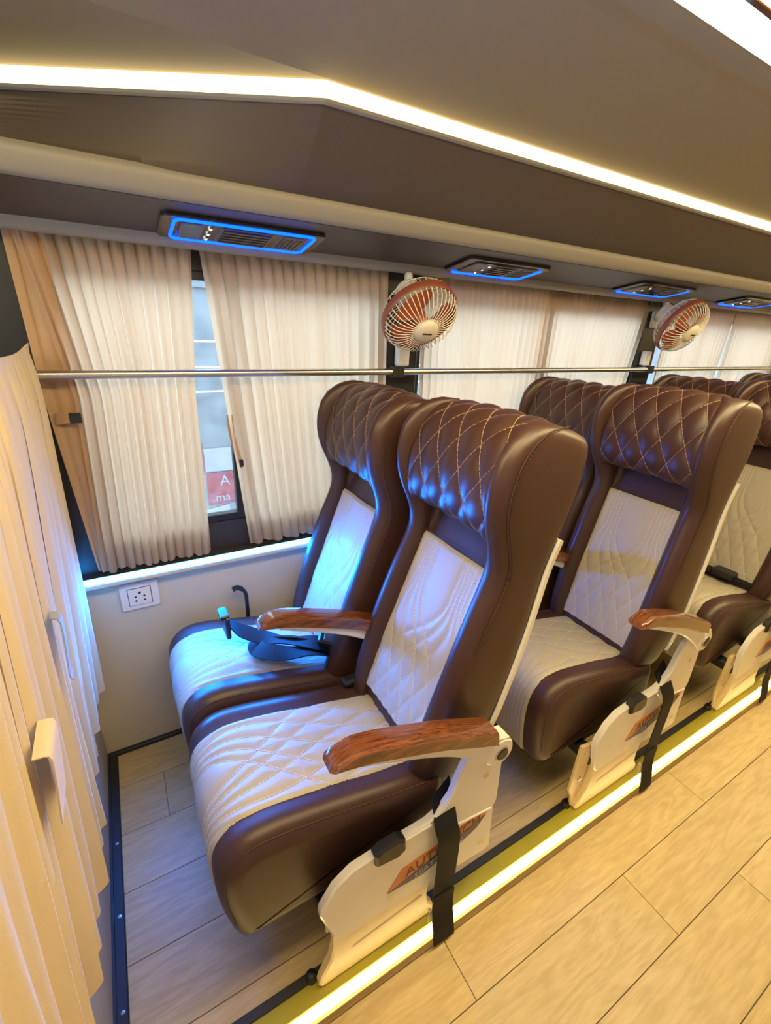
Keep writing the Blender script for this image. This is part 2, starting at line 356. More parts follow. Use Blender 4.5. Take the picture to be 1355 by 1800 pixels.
sf = loft(soff, 'trim_16', 'soffit', smooth=60)
lp = struct(MB().grid(np.array([[(x,float(lineY(x))+.006,1.6175),(x,float(lineY(x))+.001,1.6165),(x,float(lineY(x))-.004,1.619),(x,float(lineY(x))-.004,1.6235),(x,float(lineY(x))+.03,1.6235)] for x in XS])), 'trim_17', 'fascia', smooth=0)
# roof: flat wedge outside the strip's straight line, curved vault inside it, central duct
vault = crom([(.852,1.648),(.78,1.676),(.70,1.698),(.62,1.7105),(.596,1.712)], 14)
duct = crom([(.596,1.712),(.580,1.7165),(.566,1.7140),(.54,1.7035),(.515,1.6935),(.503,1.6905)], 12)
half = [tuple(p) for p in vault]+[tuple(p) for p in duct[1:]]
mid = 2*.15
prof = half+[(.14,1.6905)]+[(mid-p[0],p[1]) for p in half[::-1]]+[(YO-.02,1.55)]
struct(MB().grid(np.array([[(x,p[0],p[1]) for p in prof] for x in (X0,X1)])), 'ceiling', 'roof', smooth=70)
struct(MB().grid(np.array([[(x,.852,1.648),(x,max(float(lineY(x))+.03,.853),1.648)] for x in XS])), 'trim_18', 'roof', smooth=0)
struct(MB().grid(np.array([[(x,float(lineY(x))+.028,1.60),(x,float(lineY(x))+.028,1.66)] for x in XS])), 'trim_19', 'roof', smooth=0)
# outer closing shell
struct(MB().box(X0-.02,X1+.02,1.0,1.36,1.665,1.70).box(X0-.02,X1+.02,1.30,1.36,1.46,1.70), 'trim_20', 'soffit', smooth=0)
struct(MB().box(X0,X1,YO-.04,YO,-.12,1.6), 'wall_front', 'wallbeige', smooth=0)
struct(MB().box(X0-.04,X0,YO,1.33,-.12,1.0).box(X0-.04,X0,YO,1.33,1.50,1.75).box(X0-.04,X0,YO,YO+.1,1.0,1.5).box(X0-.04,X0,1.2,1.33,1.0,1.5), 'wall_far', 'partition', smooth=0)  # front wall out of view, its opening sized to set the cool fill
wn = struct(MB().box(X0-.03,X0-.01,.09,.12,1.0,1.5), 'window_5', 'frame', smooth=0)  # unseen windshield added to send cool fill light onto the seat fronts
for a_,b_ in ((YO+.1,.09),(.12,1.2)): MB().box(X0-.022,X0-.016,a_,b_,1.0,1.5).build('pane','glass',wn,smooth=0)
struct(MB().box(X1,X1+.04,YO,1.33,-.12,1.75), 'wall_right', 'wallbeige', smooth=0)
# left partition
struct(MB().box(-.215,-.190,.05,1.285,-.004,1.19,.004), 'wall_left', 'partition', smooth=0)
bl = struct(MB().box(-.190,-.164,.05,1.279,0,.012,.002).box(-.190,-.184,.05,1.279,.012,.022), 'baseboard_left', 'rubber', smooth=0)
for y in (.62,.8,.98): MB().lathe([(0,.0),(.004,.0),(.004,.0015),(0,.002)],10,(-.174,y,.012)).build('screw','steel',bl)

# ------------------------------------------------------------------ light strips
def strip_path(pts, off): return pts
def ceil_strip(x): y = float(lineY(x)); return [(x,y+.004,1.6235),(x,y-.003,1.627),(x,y-.006,1.641),(x,y-.002,1.6465),(x,y+.02,1.6465),(x,y+.02,1.6235)]
o = MB().grid(np.array([ceil_strip(x) for x in XS]), cv=True, capu=True).build('ceiling_light_strip','led',smooth=0)
tag(o,'long glowing warm white light strip bending along the ceiling edge','light strip')
o = MB().box(X0,X1,.434,.4505,-.013,-.001,.003).build('floor_light_strip','ledfloor',smooth=0)
tag(o,'glowing warm white light strip along the platform edge at the floor','light strip')
root = empty('ceiling_light_panel',(0,.3,1.68)); tag(root,'wide bright warm light panel on the ceiling above the aisle','ceiling light')
MB().box(X0,X1,-.20,.186,-.001,.0102).build('housing','fascia',root,smooth=0)
for a_,b_ in ((.167,.179),(.130,.1635),(-.10,.118),):
    MB().box(X0,X1,a_,b_,-.008,-.001,.002).build('diffuser','ledpanel',root,smooth=0)
MB().box(X0,X1,.119,.129,-.010,-.001,.001).build('divider','armwood',root,smooth=0)
o = MB().box(-.165,.735,1.2590,1.272,.6275,.6460,.002).build('sill_light_strip','ledsill',smooth=0)
tag(o,'glowing cyan blue light strip under the window curtains along the sill','light strip')

# ------------------------------------------------------------------ seats
HW = .178
def cushion_outline():
    return crom([(.505,.37),(.45,.388),(.38,.402),(.29,.422),(.20,.442),(.12,.455),(.07,.450),(.036,.425),(.022,.385),(.022,.33),(.030,.27),(.042,.215),(.06,.197),(.10,.195),(.25,.20),(.40,.215),(.50,.225),(.52,.30)], 120, closed=True)
def cushion_at(y, o, r=.042):
    d = abs(y)-(HW-r); ins = 0 if d <= 0 else r-math.sqrt(max(r*r-d*d,0))
    q = inset(o, ins) if ins > 0 else o.copy()
    k = sstep(.10,.145,abs(y))*.006
    q[:,1] += np.where(q[:,1] > .34, k, 0); return q
def build_cushion(parent):
    o,_ = resample(cushion_outline(), 110, closed=True)
    ys = np.r_[-HW*np.ones(1), -HW+.042*(1-np.cos(np.linspace(.12,math.pi/2,8))), np.linspace(-HW+.05,HW-.05,15), HW-.042*(1-np.cos(np.linspace(math.pi/2,.12,8))), HW*np.ones(1)]
    P = np.array([[(p[0],y,p[1]) for p in cushion_at(y,o)] for y in ys])
    c = MB().grid(P, cv=True, capu=True).build('seat_cushion','leather',parent,smooth=50)
    # cream insert: from the front underside up over the top to the crease
    path = cushion_outline(); i0 = 5; seg = path[i0:80][::-1]
    sel = [p for p in seg if True]
    pt,L = resample(np.array(sel), 170); nv = 100
    y1 = .116; vv = np.linspace(-1,1,nv)
    G = np.zeros((170,nv,3)); 
    for i in range(170):
        G[i,:,0] = pt[i,0]; G[i,:,1] = vv*y1; G[i,:,2] = pt[i,1]
    N = normals(G); N *= np.sign((N*np.array([-.4,0,1])).sum(2).mean())
    curves = quilt(L, y1, s0=.30, s1=.64, s2=.62, k=2.1, sp=.50, n=5, ub=-.84, du=.115)
    edge = np.minimum(1-np.abs(vv),.10)/.10; D = quilt_disp(G.shape, L, y1, curves, .0048, .010)*edge
    base = .0045*edge-.0015
    G2 = G+N*(D+base)[...,None]
    MB().grid(G2).build('seat_insert','cream',c,smooth=60)
    st = stitches(MB(), G2, N, [[(s,(v+1)/2) for s,v in cu] for cu in curves]).build('insert_stitching','stitch',c,smooth=0,kind='stuff')
    # piping seams on both sides
    for sg in (-1,1):
        y = sg*(HW-.004); q = inset(o,.026); pts = [(p[0],y,p[1]) for p in q if p[1] > .30 and p[0] < .46]
        pts = sorted(pts, key=lambda p: (p[0]+(0 if p[2] > .40 else -1)*(.46-p[2])))
        q2 = cushion_at(HW-.012, o); pts = [(p[0],sg*(HW-.0115),p[1]) for p in q2 if p[1] > .25 and p[0] < .47]
        i = max(range(len(pts)-1), key=lambda k: np.linalg.norm(np.array(pts[k+1])-np.array(pts[k])))
        pts = pts[i+1:]+pts[:i+1] if np.linalg.norm(np.array(pts[i+1])-np.array(pts[i])) > .05 else pts
        MB().tube(pts,.0016,5).build('seam','darkseam',c)
    return c
def quilt(L, hw, s0, s1, s2, k, sp, n, ub, du):
    out = []
    s = np.linspace(0.0,1,160); ws = sstep(s0, s1+.08, s)
    for sg in (-1,1):
        for i in range(-2,n):
            u0 = ub+du*max(i,0); la = -.98+sp*i+k*(s-.72)
            u_ = (1-ws)*(u0+.06*s)+ws*la if i >= 0 else la
            ok = np.abs(u_) < .985
            if i < 0: ok &= s > s1
            run = []
            for a_,b_,g in zip(s,u_,ok):
                if g: run.append((a_,sg*b_))
                else:
                    if len(run) > 6: out.append(np.array(run))
                    run = []
            if len(run) > 6: out.append(np.array(run))
    return out
def quilt_disp(shape, L, hw, curves, depth, width):
    nu, nv = shape[:2]; S_, V_ = np.meshgrid(np.linspace(0,L,nu), np.linspace(-hw,hw,nv), indexing='ij')
    d = np.full((nu,nv), 1.0)
    for cu in curves:
        q,_ = resample(np.stack([cu[:,0]*L, cu[:,1]*hw],1), 120)
        for a_,b_ in q: d = np.minimum(d, (S_-a_)**2+(V_-b_)**2)
    d = np.sqrt(d); return depth*(1-np.exp(-d/width))-depth*.35
ST = np.array([(-.072,.120,.02,.02,.05),(-.066,.150,-.010,.0,.075),(-.045,.168,-.032,-.008,.095),(-.01,.177,-.045,-.016,.115),(.06,.182,-.052,-.016,.130),(.15,.183,-.054,-.013,.134),(.25,.182,-.052,-.009,.131),
  (.35,.180,-.046,-.004,.126),(.42,.178,-.038,.0,.119),(.465,.177,-.036,.002,.112),(.50,.179,-.050,.004,.106),(.54,.184,-.086,.006,.100),(.585,.188,-.116,.006,.094),(.64,.190,-.133,.004,.093),(.685,.190,-.134,.0,.089),
  (.722,.188,-.122,-.004,.086),(.748,.185,-.103,-.006,.083),(.764,.181,-.084,-.006,.079),(.775,.174,-.064,-.004,.070),(.780,.162,-.044,-.002,.056)])
ST[:,0] = np.where(ST[:,0] > .5, .5+(ST[:,0]-.5)*.95, ST[:,0])
ST[:,1] *= .955
def back_section(row, n=34):
    z,hw,xf,xc,xr = row; dd = xr-xf; c = min(.02,dd*.25)
    h = crom([(xr,0),(xr,hw*.5),(xr-.002,hw-.045),(xr-c*.5,hw-.014),(xr-c*1.6,hw-.002),(xr-dd*.5,hw),(xf+c*1.5,hw-.002),(xf+c*.45,hw-.013),(xf,hw-.036),(xf*.55+xc*.45,max(hw-.058,.10)),(xc+.001,.108),(xc,.06),(xc,0)], n)
    full = np.vstack([h, np.stack([h[::-1][1:-1,0],-h[::-1][1:-1,1]],1)])
    return [(p[0],p[1],z) for p in full]
def build_backrest(parent, hinge):
    zs = np.r_[ST[:4,0], np.linspace(.02,.68,34), ST[15:,0]]
    rows_ = [[z]+[np.interp(z,ST[:,0],ST[:,k]) for k in range(1,5)] for z in zs]
    # smooth the interpolated columns a little
    R_ = np.array(rows_); 
    for _ in range(2): R_[4:-6,1:] = (R_[3:-7,1:]+2*R_[4:-6,1:]+R_[5:-5,1:])/4
    P = np.array([back_section(q) for q in R_])
    bk = MB().grid(P, cv=True, capu=True).build('backrest','leather',parent,smooth=60,loc=hinge)
    xc = lambda z: np.interp(z, R_[:,0], R_[:,3])
    # cream insert
    nu, nv = 150, 96; z1, z0 = .452, .012; hw1 = .122
    zz = np.linspace(z1,z0,nu); vv = np.linspace(-1,1,nv); G = np.zeros((nu,nv,3)); L = z1-z0
    for i,z in enumerate(zz):
        w_ = np.interp(z,[.0,.2,.452],[.122,.122,.116])
        G[i,:,1] = vv*w_; G[i,:,2] = z; G[i,:,0] = xc(z)-.004-.002*sstep(.6,1,np.abs(vv))
    N = normals(G); N *= -np.sign(N[...,0].mean())
    cu = quilt(L, hw1, s0=.22, s1=.52, s2=.66, k=1.7, sp=.42, n=5, ub=-.80, du=.10)
    D = quilt_disp(G.shape, L, hw1, cu, .0046, .010)
    ed = np.minimum(np.minimum(1-np.abs(vv)[None,:],.05)/.05, np.minimum(np.linspace(0,1,nu),.02)[:,None]/.02)
    G2 = G+N*(D*np.minimum(1,(1-np.abs(vv))/.10)[None,:]+.006*ed-.002)[...,None]
    MB().grid(G2).build('back_insert','cream',bk,smooth=60)
    stitches(MB(), G2, N, [[(s,(v+1)/2) for s,v in c] for c in cu]).build('insert_stitching','stitch',bk,smooth=0,kind='stuff')
    # yoke panel between insert and headrest: a smooth brown band with a seam
    MB().tube([(xc(.455)-.007,v*.118,.456) for v in np.linspace(-1,1,20)],.0013,5).build('seam','darkseam',bk)
    # headrest pillow
    outer = crom([(.0,.545),(-.032,.531),(-.068,.537),(-.092,.568),(-.105,.615),(-.108,.668),(-.098,.722),(-.070,.762),(-.026,.783),(.018,.785),(.054,.768),(.070,.730)], 90)
    outer[:,1] = .5+(outer[:,1]-.5)*.95; outer,Lo = resample(outer, 130)
    inner = crom([(.050,.725),(.03,.752),(-.01,.752),(-.035,.71),(-.03,.62),(.005,.56)], 14); inner[:,1] = .5+(inner[:,1]-.5)*.93
    nv = 84; hw = .152; ys = np.sin(np.linspace(-1,1,nv)*math.pi/2*.98)/math.sin(math.pi/2*.98)*hw
    loop = np.vstack([outer, inner]); G = np.zeros((nv,len(loop),3)); ctr = np.array([-.03,.66])
    for j,y in enumerate(ys):
        r = .030; d = abs(y)-(hw-r); ins = 0 if d <= 0 else r-math.sqrt(max(r*r-d*d,0))
        q = inset(loop, min(ins,.028)) if ins > 0 else loop
        sag = 1-.10*(y/hw)**2
        G[j,:,0] = q[:,0]; G[j,:,1] = y; G[j,:,2] = q[:,1]-.010*(abs(y)/hw)**3
    no = len(outer); Go = G[:,:no]; N = normals(Go); N *= np.sign((N[...,0]*(-1)).mean())
    s_ = np.linspace(0,Lo,no)[None,:]; yy = ys[:,None]
    ls, ly = .120, .066
    A = s_/ls+yy/ly; B = s_/ls-yy/ly
    D = .0075*np.sqrt(np.abs(np.sin(math.pi*A)*np.sin(math.pi*B)))-.003
    fade = np.minimum(1,(hw-np.abs(yy))/.03)*sstep(.03,.07,s_)
    G[:,:no] = Go+N*(D*fade)[...,None]
    hd = MB().grid(G, cv=True, capu=True).build('headrest','leather',bk,smooth=70)
    Go = G[:,:no]; lines = []
    for fam in (1,-1):
        for k in range(-8,12):
            sv = np.linspace(.05,Lo*.97,140); yv = fam*ly*(k-sv/ls); okm = np.abs(yv) < hw*.90
            if okm.sum() < 8: continue
            sv, yv = sv[okm], yv[okm]
            jj = np.interp(yv, ys, np.linspace(0,1,nv)); lines.append(np.stack([jj, sv/Lo],1))
    stitches(MB(), Go, N, lines, dash=.009, gap=.002, w=.0007, h=.0009).build('headrest_stitching','tanstitch',bk,smooth=0,kind='stuff')
    # wing seams
    for sg in (-1,1):
        pts = []
        for row in R_:
            if row[0] < .30 or row[0] > .76: continue
            pts.append((row[2]+.026, sg*(row[1]-.0002), row[0]))
        last = R_[-1]; pts += [(.0,sg*(last[1]+.004),.770)]
        pts = crom(pts, 60); Pm = np.array(pts)[:,None,:].repeat(2,1); Pm[:,1,1] += sg*.001
        MB().tube(pts,.0011,5).build('seam','darkseam',bk)
        q = np.array(pts)+np.array([.007,0,0]); Gs = np.stack([q,q+np.array([0,0,.0])],1); Ns = np.zeros_like(Gs); Ns[...,1] = sg
        stitches(MB(), Gs, Ns, [[(t,0.0) for t in np.linspace(.35,1,60)]], dash=.004, gap=.003, w=.0006, h=.0008).build('wing_stitching','darkseam',bk,smooth=0,kind='stuff')
    # white rear shell
    G = []
    for z in np.linspace(.02,.56,20):
        hwz = np.interp(z,R_[:,0],R_[:,1])+.0015; xr = np.interp(z,R_[:,0],R_[:,4])
        G.append([(xr-.016,-hwz,z),(xr-.004,-hwz+.001,z),(xr+.005,-hwz+.03,z),(xr+.007,0,z),(xr+.005,hwz-.03,z),(xr-.004,hwz-.001,z),(xr-.016,hwz,z),(xr-.018,hwz-.006,z),(xr-.002,hwz-.03,z),(xr-.004,0,z),(xr-.002,-hwz+.03,z),(xr-.018,-hwz+.006,z)])
    MB().grid(np.array(G), cv=True, capu=True).build('back_shell','white',bk,smooth=50)
    return bk
def build_arm(parent, y, inner=False):
    top = crom([(.556,.562),(.50,.587),(.42,.621),(.34,.650),(.275,.670),(.238,.676),(.210,.668)], 30)
    bot = crom([(.562,.520),(.50,.547),(.42,.584),(.34,.614),(.275,.637),(.235,.647),(.203,.653)], 30)
    arm = MB()
    G = []
    lo = crom([(.600,.455),(.565,.460),(.52,.495),(.44,.550),(.36,.590),(.29,.620),(.245,.638)], 30); up = crom([(.600,.520),(.575,.526),(.50,.553),(.42,.590),(.34,.620),(.28,.641),(.240,.652)], 30)
    for i in range(30):
        a_,c_ = lo[i],up[i]; h = .017
        G.append([(a_[0],y-h*.8,a_[1]),(a_[0],y-h,a_[1]+.004),(c_[0],y-h,c_[1]),(c_[0],y+h,c_[1]),(a_[0],y+h,a_[1]+.004),(a_[0],y+h*.8,a_[1])])
    arm.grid(np.array(G), cv=True, capu=True)
    an = np.arange(24)*2*math.pi/24; disc = np.stack([.580+.036*np.cos(an), .486+.036*np.sin(an)],1)
    arm.prism(disc, y-.019, y+.017, .004)
    ob = arm.build('armrest','white',parent,smooth=40)
    G = []
    for i in range(30):
        a_,c_ = bot[i],top[i]; t = i/29; h = .0255-.003*t; k = .006
        m_ = (a_+c_)/2
        G.append([(a_[0],y-h+k,a_[1]),(a_[0]*.95+c_[0]*.05,y-h,a_[1]+.005),(c_[0]*.9+a_[0]*.1,y-h,c_[1]-.007),(c_[0],y-h+.004,c_[1]-.0015),(c_[0],y-h+.010,c_[1]),
                  (c_[0],y+h-.010,c_[1]),(c_[0],y+h-.004,c_[1]-.0015),(c_[0]*.9+a_[0]*.1,y+h,c_[1]-.007),(a_[0]*.95+c_[0]*.05,y+h,a_[1]+.005),(a_[0],y+h-k,a_[1])])
    G = np.array(G); e = G[-1].copy(); cc = e.mean(0); e2 = cc+(e-cc)*.72+np.array([-.006,0,-.003]); G = np.vstack([G,e2[None]])
    MB().grid(G, cv=True, capu=True).build('armrest_pad','armwood',ob,smooth=35)
    an = np.arange(20)*2*math.pi/20
    cap = MB().prism(np.stack([.583+.015*np.cos(an), .484+.015*np.sin(an)],1), y-.0235, y-.018, .002)
    cap.build('pivot_cap','black',ob,smooth=40)
    MB().tube([(.583+.0165*math.cos(q), y-.0195, .484+.0165*math.sin(q)) for q in an], .0022, 6, closed=True).build('pivot_ring','steel',ob)
    return ob
FRAME = [(.600,.505),(.612,.47),(.610,.430),(.617,.306),(.611,.290),(.624,.140),(.612,.128),(.511,.134),(.347,.148),(.228,.143),(.214,.156),(.183,.262),(.186,.285),(.212,.328),(.248,.352),(.30,.358),(.419,.363),(.455,.380),(.474,.405),(.486,.450),(.502,.492),(.54,.512)]
LEG = [(.210,.262),(.213,.120),(.206,.080),(.186,.035),(.180,.012),(.186,.0025),(.462,.0025),(.474,.012),(.470,.030),(.452,.055),(.446,.090),(.452,.17),(.40,.25)]
def build_frame(parent, yc):
    y = .463-yc
    fr = MB().prism(FRAME, y, y+.016, .004).build('side_frame','white',parent,smooth=30)
    an = np.arange(16)*2*math.pi/16
    for cx_,cz_ in ((.345,.178),(.566,.412),(.592,.172)):
        MB().prism(np.stack([cx_+.0085*np.cos(an), cz_+.0085*np.sin(an)],1), y-.0012, y+.002, .0008).build('bolt_cover','legbeige',fr,smooth=30)
    # raised rib on the plate
    MB().prism([(.30,.345),(.42,.350),(.47,.30),(.60,.285),(.60,.29),(.475,.308),(.425,.358),(.30,.353)], y-.003, y+.001, .0015).build('rib','white',fr,smooth=30)
    MB().prism([(.292,.366),(.295,.334),(.345,.326),(.364,.338),(.360,.368),(.345,.378),(.305,.376)], y-.010, y+.012, .005).build('recline_button','black',fr,smooth=30)
    # decal
    DEC = [(.332,.222),(.352,.262),(.575,.300),(.583,.292),(.565,.262),(.470,.196)]
    dc = MB().prism([(.330,.208),(.362,.262),(.578,.292),(.588,.284),(.585,.276)], y-.0012, y+.001).build('decal','orange',fr,smooth=0)
    MB().prism([(.330,.207),(.586,.275),(.565,.246),(.545,.236),(.42,.197)], y-.0013, y+.001).build('decal_stripe','purple',fr,smooth=0)
    rot = math.atan2(.030,.215)+.06
    mw = lambda x,z,q: Matrix.Translation((x,y-.0016,z)) @ Matrix.Rotation(-q,4,'Y') @ Matrix.Rotation(math.pi/2,4,'X')
    text_mesh('AUTOTECH', .038, 'ink', 'decal_lettering', fr, mw(.470,.256,.2), shear=.15)
    text_mesh('SEATS INDIA', .024, 'paper', 'decal_lettering', fr, mw(.462,.222,.2), shear=.1)
    lg = MB().prism(LEG, y+.004, y+.022, .004).build('leg_plate','legbeige',parent,smooth=30)
    MB().prism([(.255,.078),(.43,.098),(.43,.104),(.255,.084)], y+.0025, y+.006, .001).build('rib','legbeige',lg,smooth=30)
    MB().lathe([(0,.003),(.013,.003),(.013,.010),(.009,.014),(.009,.020),(0,.021)],12,(.172,y+.030,0)).build('floor_bolt','black',lg,smooth=30)
    return fr
def build_flange(parent, yc):
    y = .463-yc; an = np.arange(16)*2*math.pi/16
    f_ = MB().prism([(.150,.262),(.205,.250),(.205,.04),(.186,.006),(.176,.010),(.170,.05),(.148,.09)], y+.018, y+.026, .002).build('leg_flange','legbeige',parent,smooth=30)
    for z in (.225,.125): MB().prism(np.stack([.178+.007*np.cos(an), z+.007*np.sin(an)],1), y+.0135, y+.019, .002).build('bolt','steel',f_,smooth=30)
def build_base(parent, y0, y1, foot=None):
    mb = MB().box(.20,.24,y0,y1,.165,.200,.004).box(.42,.46,y0,y1,.165,.205,.004)
    mb.box(.22,.44,-.16,-.135,.175,.225,.003).box(.22,.44,.135,.16,.175,.225,.003)
    if foot: mb.box(.20,.24,foot-.02,foot+.02,0,.17,.004).box(.42,.46,foot-.02,foot+.02,0,.17,.004).box(.17,.49,foot-.025,foot+.025,0,.012,.003)
    mb.box(.47,.53,-.15,.15,.25,.37,.006)
    return mb.build('base_frame','black',parent,smooth=0)
# prototypes -------------------------------------------------------
HINGE = (.478,0,.405)
A_Y, W_Y = .697, 1.064
proto = empty('coach_seat', (0,A_Y,0))
cush = build_cushion(proto); back = build_backrest(proto, HINGE); back.rotation_euler.y = math.radians(17)
wproto_children = []
w1 = empty('coach_seat', (0,W_Y,0))
def copy_sub(o, parent):
    c = o.copy(); COL.objects.link(c); c.parent = parent
    for ch in children(o): copy_sub(ch, c)
    return c
copy_sub(cush, w1); wb_ = copy_sub(back, w1)
wb_.location = (.478-.045,0,.397)
build_base(w1, -.175, .175, foot=.10)
arm = build_arm(proto, .468-A_Y); arm2 = build_arm(proto, .862-A_Y)
build_frame(proto, A_Y); build_base(proto, -.220, .175, foot=.13)
# outer belt of the aisle seat
y = .452-A_Y
belt = ribbon([(.470,y+.045,.40),(.462,y+.020,.375),(.455,y-.004,.350),(.462,y-.010,.315),(.468,y-.009,.25),(.470,y-.008,.17),(.470,y-.008,.10)], [(.9,.2,.4),(.95,.1,.2),(1,0,-.1),(1,0,-.1),(1,0,-.05),(1,0,-.05),(1,0,-.05)], .056, .003, 40).build('seat_belt','strap',proto,smooth=60)
ribbon([(.470,y-.012,.118),(.472,y-.013,.06),(.474,y-.024,.0),(.476,y-.029,-.040)], (1,0,-.05), .059, .003, 16).build('belt_end','strap',belt,smooth=60)
MB().box(.436,.443,y-.010,y-.002,.030,.075,.002).build('belt_slider','chrome',belt,smooth=0)
# inner buckle near the crease
bk2 = MB().box(.405,.462,.135,.165,.405,.425,.006).build('belt_buckle','black',proto,smooth=30)
bk2.rotation_euler.y = math.radians(14); bk2.location = (.10,0,.115) if False else (0,0,0)
bk2.rotation_euler.y = 0
PITCH = .80
rowname = ['front','second','third','fourth','fifth']
recl = [17, 9.5, 11, 11]
aisle = [proto]
tag(proto,'nearest brown and cream quilted coach seat by the aisle, in the front row','seat','coach seats')
txt = {1:'brown and cream quilted aisle coach seat right behind the nearest seat',2:'aisle coach seat in third row, partly cut off at the picture edge',3:'aisle coach seat in the fourth row, farthest back along the aisle'}
for k in range(1,4):
    c = copy_tree(proto); c.location = (PITCH*k,A_Y,0); tag(c,txt[k])
    for ch in children(c):
        if ch.name.startswith('backrest'): ch.rotation_euler.y = math.radians(recl[k]); ch.location.x = .478-.035
    build_flange(c, A_Y); aisle.append(c)
tag(w1,'brown and cream coach seat beside the wall in front row, lit blue by sill strip','seat','coach seats')
wtxt = {1:'window-side coach seat behind the blue-lit seat, only its dark headrest showing',2:'window-side coach seat in the third row, below the second fan',3:'window-side coach seat in the fourth row, near right picture edge'}
for k in range(1,4):
    c = copy_tree(w1); c.location = (PITCH*k,W_Y,0); tag(c,wtxt[k])
# belt lying on the front window seat, its tongue and buckle, the recline lever
b1 = ribbon([(.44,-.128,.455),(.38,-.11,.478),(.31,-.06,.476),(.25,-.02,.482),(.20,.0,.505),(.172,.005,.535)], [(.1,1,.5),(.3,.9,.3),(.3,.9,-.2),(.25,.9,.3),(.1,.9,.4),(0,1,.1)], .046, .003, 40).build('seat_belt','strap',w1,smooth=60)
b2 = ribbon([(.455,-.130,.43),(.36,-.125,.468),(.28,-.10,.474),(.23,-.055,.472),(.25,-.01,.470),(.33,-.05,.474),(.42,-.11,.462)], [(.1,1,.3),(.1,1,-.2),(.2,.9,.3),(.9,.4,.3),(.5,-.6,.3),(.2,-.9,.4),(0,-1,.4)], .046, .003, 50).build('belt_loop','strap',b1,smooth=60)
MB().box(.160,.172,-.022,.034,.500,.568,.004).box(.150,.172,-.018,.030,.560,.575,.003).build('belt_tongue','black',b1,smooth=0)
bu = MB().box(-.045,.045,-.018,.018,-.012,.012,.005).build('buckle','black',b1,smooth=30); bu.location = (.420,-.128,.482); bu.rotation_euler = (.3,.25,-.5)
MB().box(-.030,-.008,-.012,.012,.011,.014,.001).build('buckle_button','ventgrey',b1,smooth=0).matrix_local = Matrix.Translation((.420,-.128,.482)) @ bu.rotation_euler.to_matrix().to_4x4()
lv = MB().tube(crom([(.262,.187,.40),(.262,.187,.47),(.258,.187,.505),(.238,.187,.525),(.222,.187,.522)],20),[.006]*12+[.008]*8,8).build('recline_lever','black',w1)
# belt lying across the third aisle seat
c3 = aisle[2]
ribbon([(.43,.15,.43),(.41,.08,.432),(.415,0,.428),(.425,-.08,.432),(.43,-.15,.44)], [(1,0,.3)]*5, .05, .003, 30).build('seat_belt','strap',c3,smooth=60)
MB().box(.375,.43,-.06,.02,.425,.452,.006).build('belt_buckle','black',c3,smooth=30)

# ------------------------------------------------------------------ curtains
def curtain(name, xt0, xt1, xb0, xb1, zt, zb, y, n, amp, label, m='curtain', ph=0.0, seed=0, ncol=10, mid0=None, mid1=None, flare=0.0, sink=0.0):
    rs = np.random.RandomState(seed); nu = n*ncol+1; nz = 34
    uu = np.linspace(0,1,nu); ww = uu+0.012*np.sin(uu*9+rs.rand()*6)
    tri = lambda q: (np.abs(((q) % 1.0)*2-1)*2-1)
    sw_ = (ww*n+ph) % 1.0; base = np.where(sw_ < .80, sw_/.80, (1-sw_)/.20)*2-1; slow = 0.35*np.sin(ww*n*1.1+rs.rand()*6)
    G = np.zeros((nz,nu,3)); jit = rs.randn(nz)*0
    for i in range(nz):
        t = i/(nz-1); z = zt+(zb-zt)*t
        a0 = np.interp(t,[0,.42,1],[xt0, xt0*.58+xb0*.42 if mid0 is None else mid0, xb0]); a1 = np.interp(t,[0,.42,1],[xt1, xt1*.58+xb1*.42 if mid1 is None else mid1, xb1])
        am = amp*(.75+.35*np.sin(t*math.pi*.8)); 
        sh = 0.35*(a1-a0)/n*np.sin(2*math.pi*(ww*n+ph))*.5
        G[i,:,0] = a0+(a1-a0)*uu+sh; G[i,:,1] = y+am*(base*.8+slow)-sink*t-flare*t**3*.02
        G[i,:,2] = z+(0.004*np.sin(uu*n*3+seed) if i == nz-1 else 0)
    o = MB().grid(G).build(name, m, smooth=60); tag(o,label,'curtain','window curtains'); return o
YC = 1.262
def tieback(parent, pts, side, w, m='curtain', vel=None):
    o = ribbon(pts, side, w, .002, 12).build('tieback',m,parent,smooth=60)
    if vel: MB().box(*vel,.001).build('velcro','black',o,smooth=0)
c1 = curtain('window_curtain',-.128,.208,-.098,.178,1.436,.657,YC,13,.010,'beige pleated curtain at far left, left of the uncovered gap',seed=1,mid0=-.080,mid1=.184)
bp = curtain('side_panel',-.140,-.075,-.105,-.085,1.436,.660,YC+.003,2,.003,'x',m='curtainhem',seed=8,mid0=-.135,mid1=-.07); del bp['label'], bp['category'], bp['group']; bp.parent = c1
tieback(c1, [(-.122,YC-.004,1.062),(-.10,YC-.012,1.066),(-.075,YC-.014,1.064)], (0,0,1), .026, 'curtainhem', (-.095,-.072,YC-.017,YC-.0145,1.053,1.077))
c2 = curtain('window_curtain',.218,.738,.285,.760,1.436,.660,YC,17,.010,'beige pleated curtain just right of the uncovered window gap',seed=2,mid0=.246,mid1=.745)
tieback(c2, [(.262,YC+.012,1.05),(.262,YC+.006,1.0),(.272,YC+.004,.94),(.284,YC+.008,.90)], (1,0,0), .016, 'curtainhem', (.276,.288,YC+.001,YC+.003,.905,.925))
c3_ = curtain('window_curtain',.845,1.40,.860,1.40,1.432,.660,YC,20,.008,'beige pleated curtain behind the nearer fan',seed=3,mid0=.862,mid1=1.40)
c4 = curtain('window_curtain',1.385,2.035,1.400,1.96,1.432,.660,YC+.018,22,.008,'beige pleated curtain between overlapping seam and second pillar',seed=4,mid0=1.39,mid1=1.985)
c5 = curtain('window_curtain',2.16,2.735,2.17,2.68,1.432,.660,YC,20,.008,'beige pleated curtain behind the farther fan',seed=5)
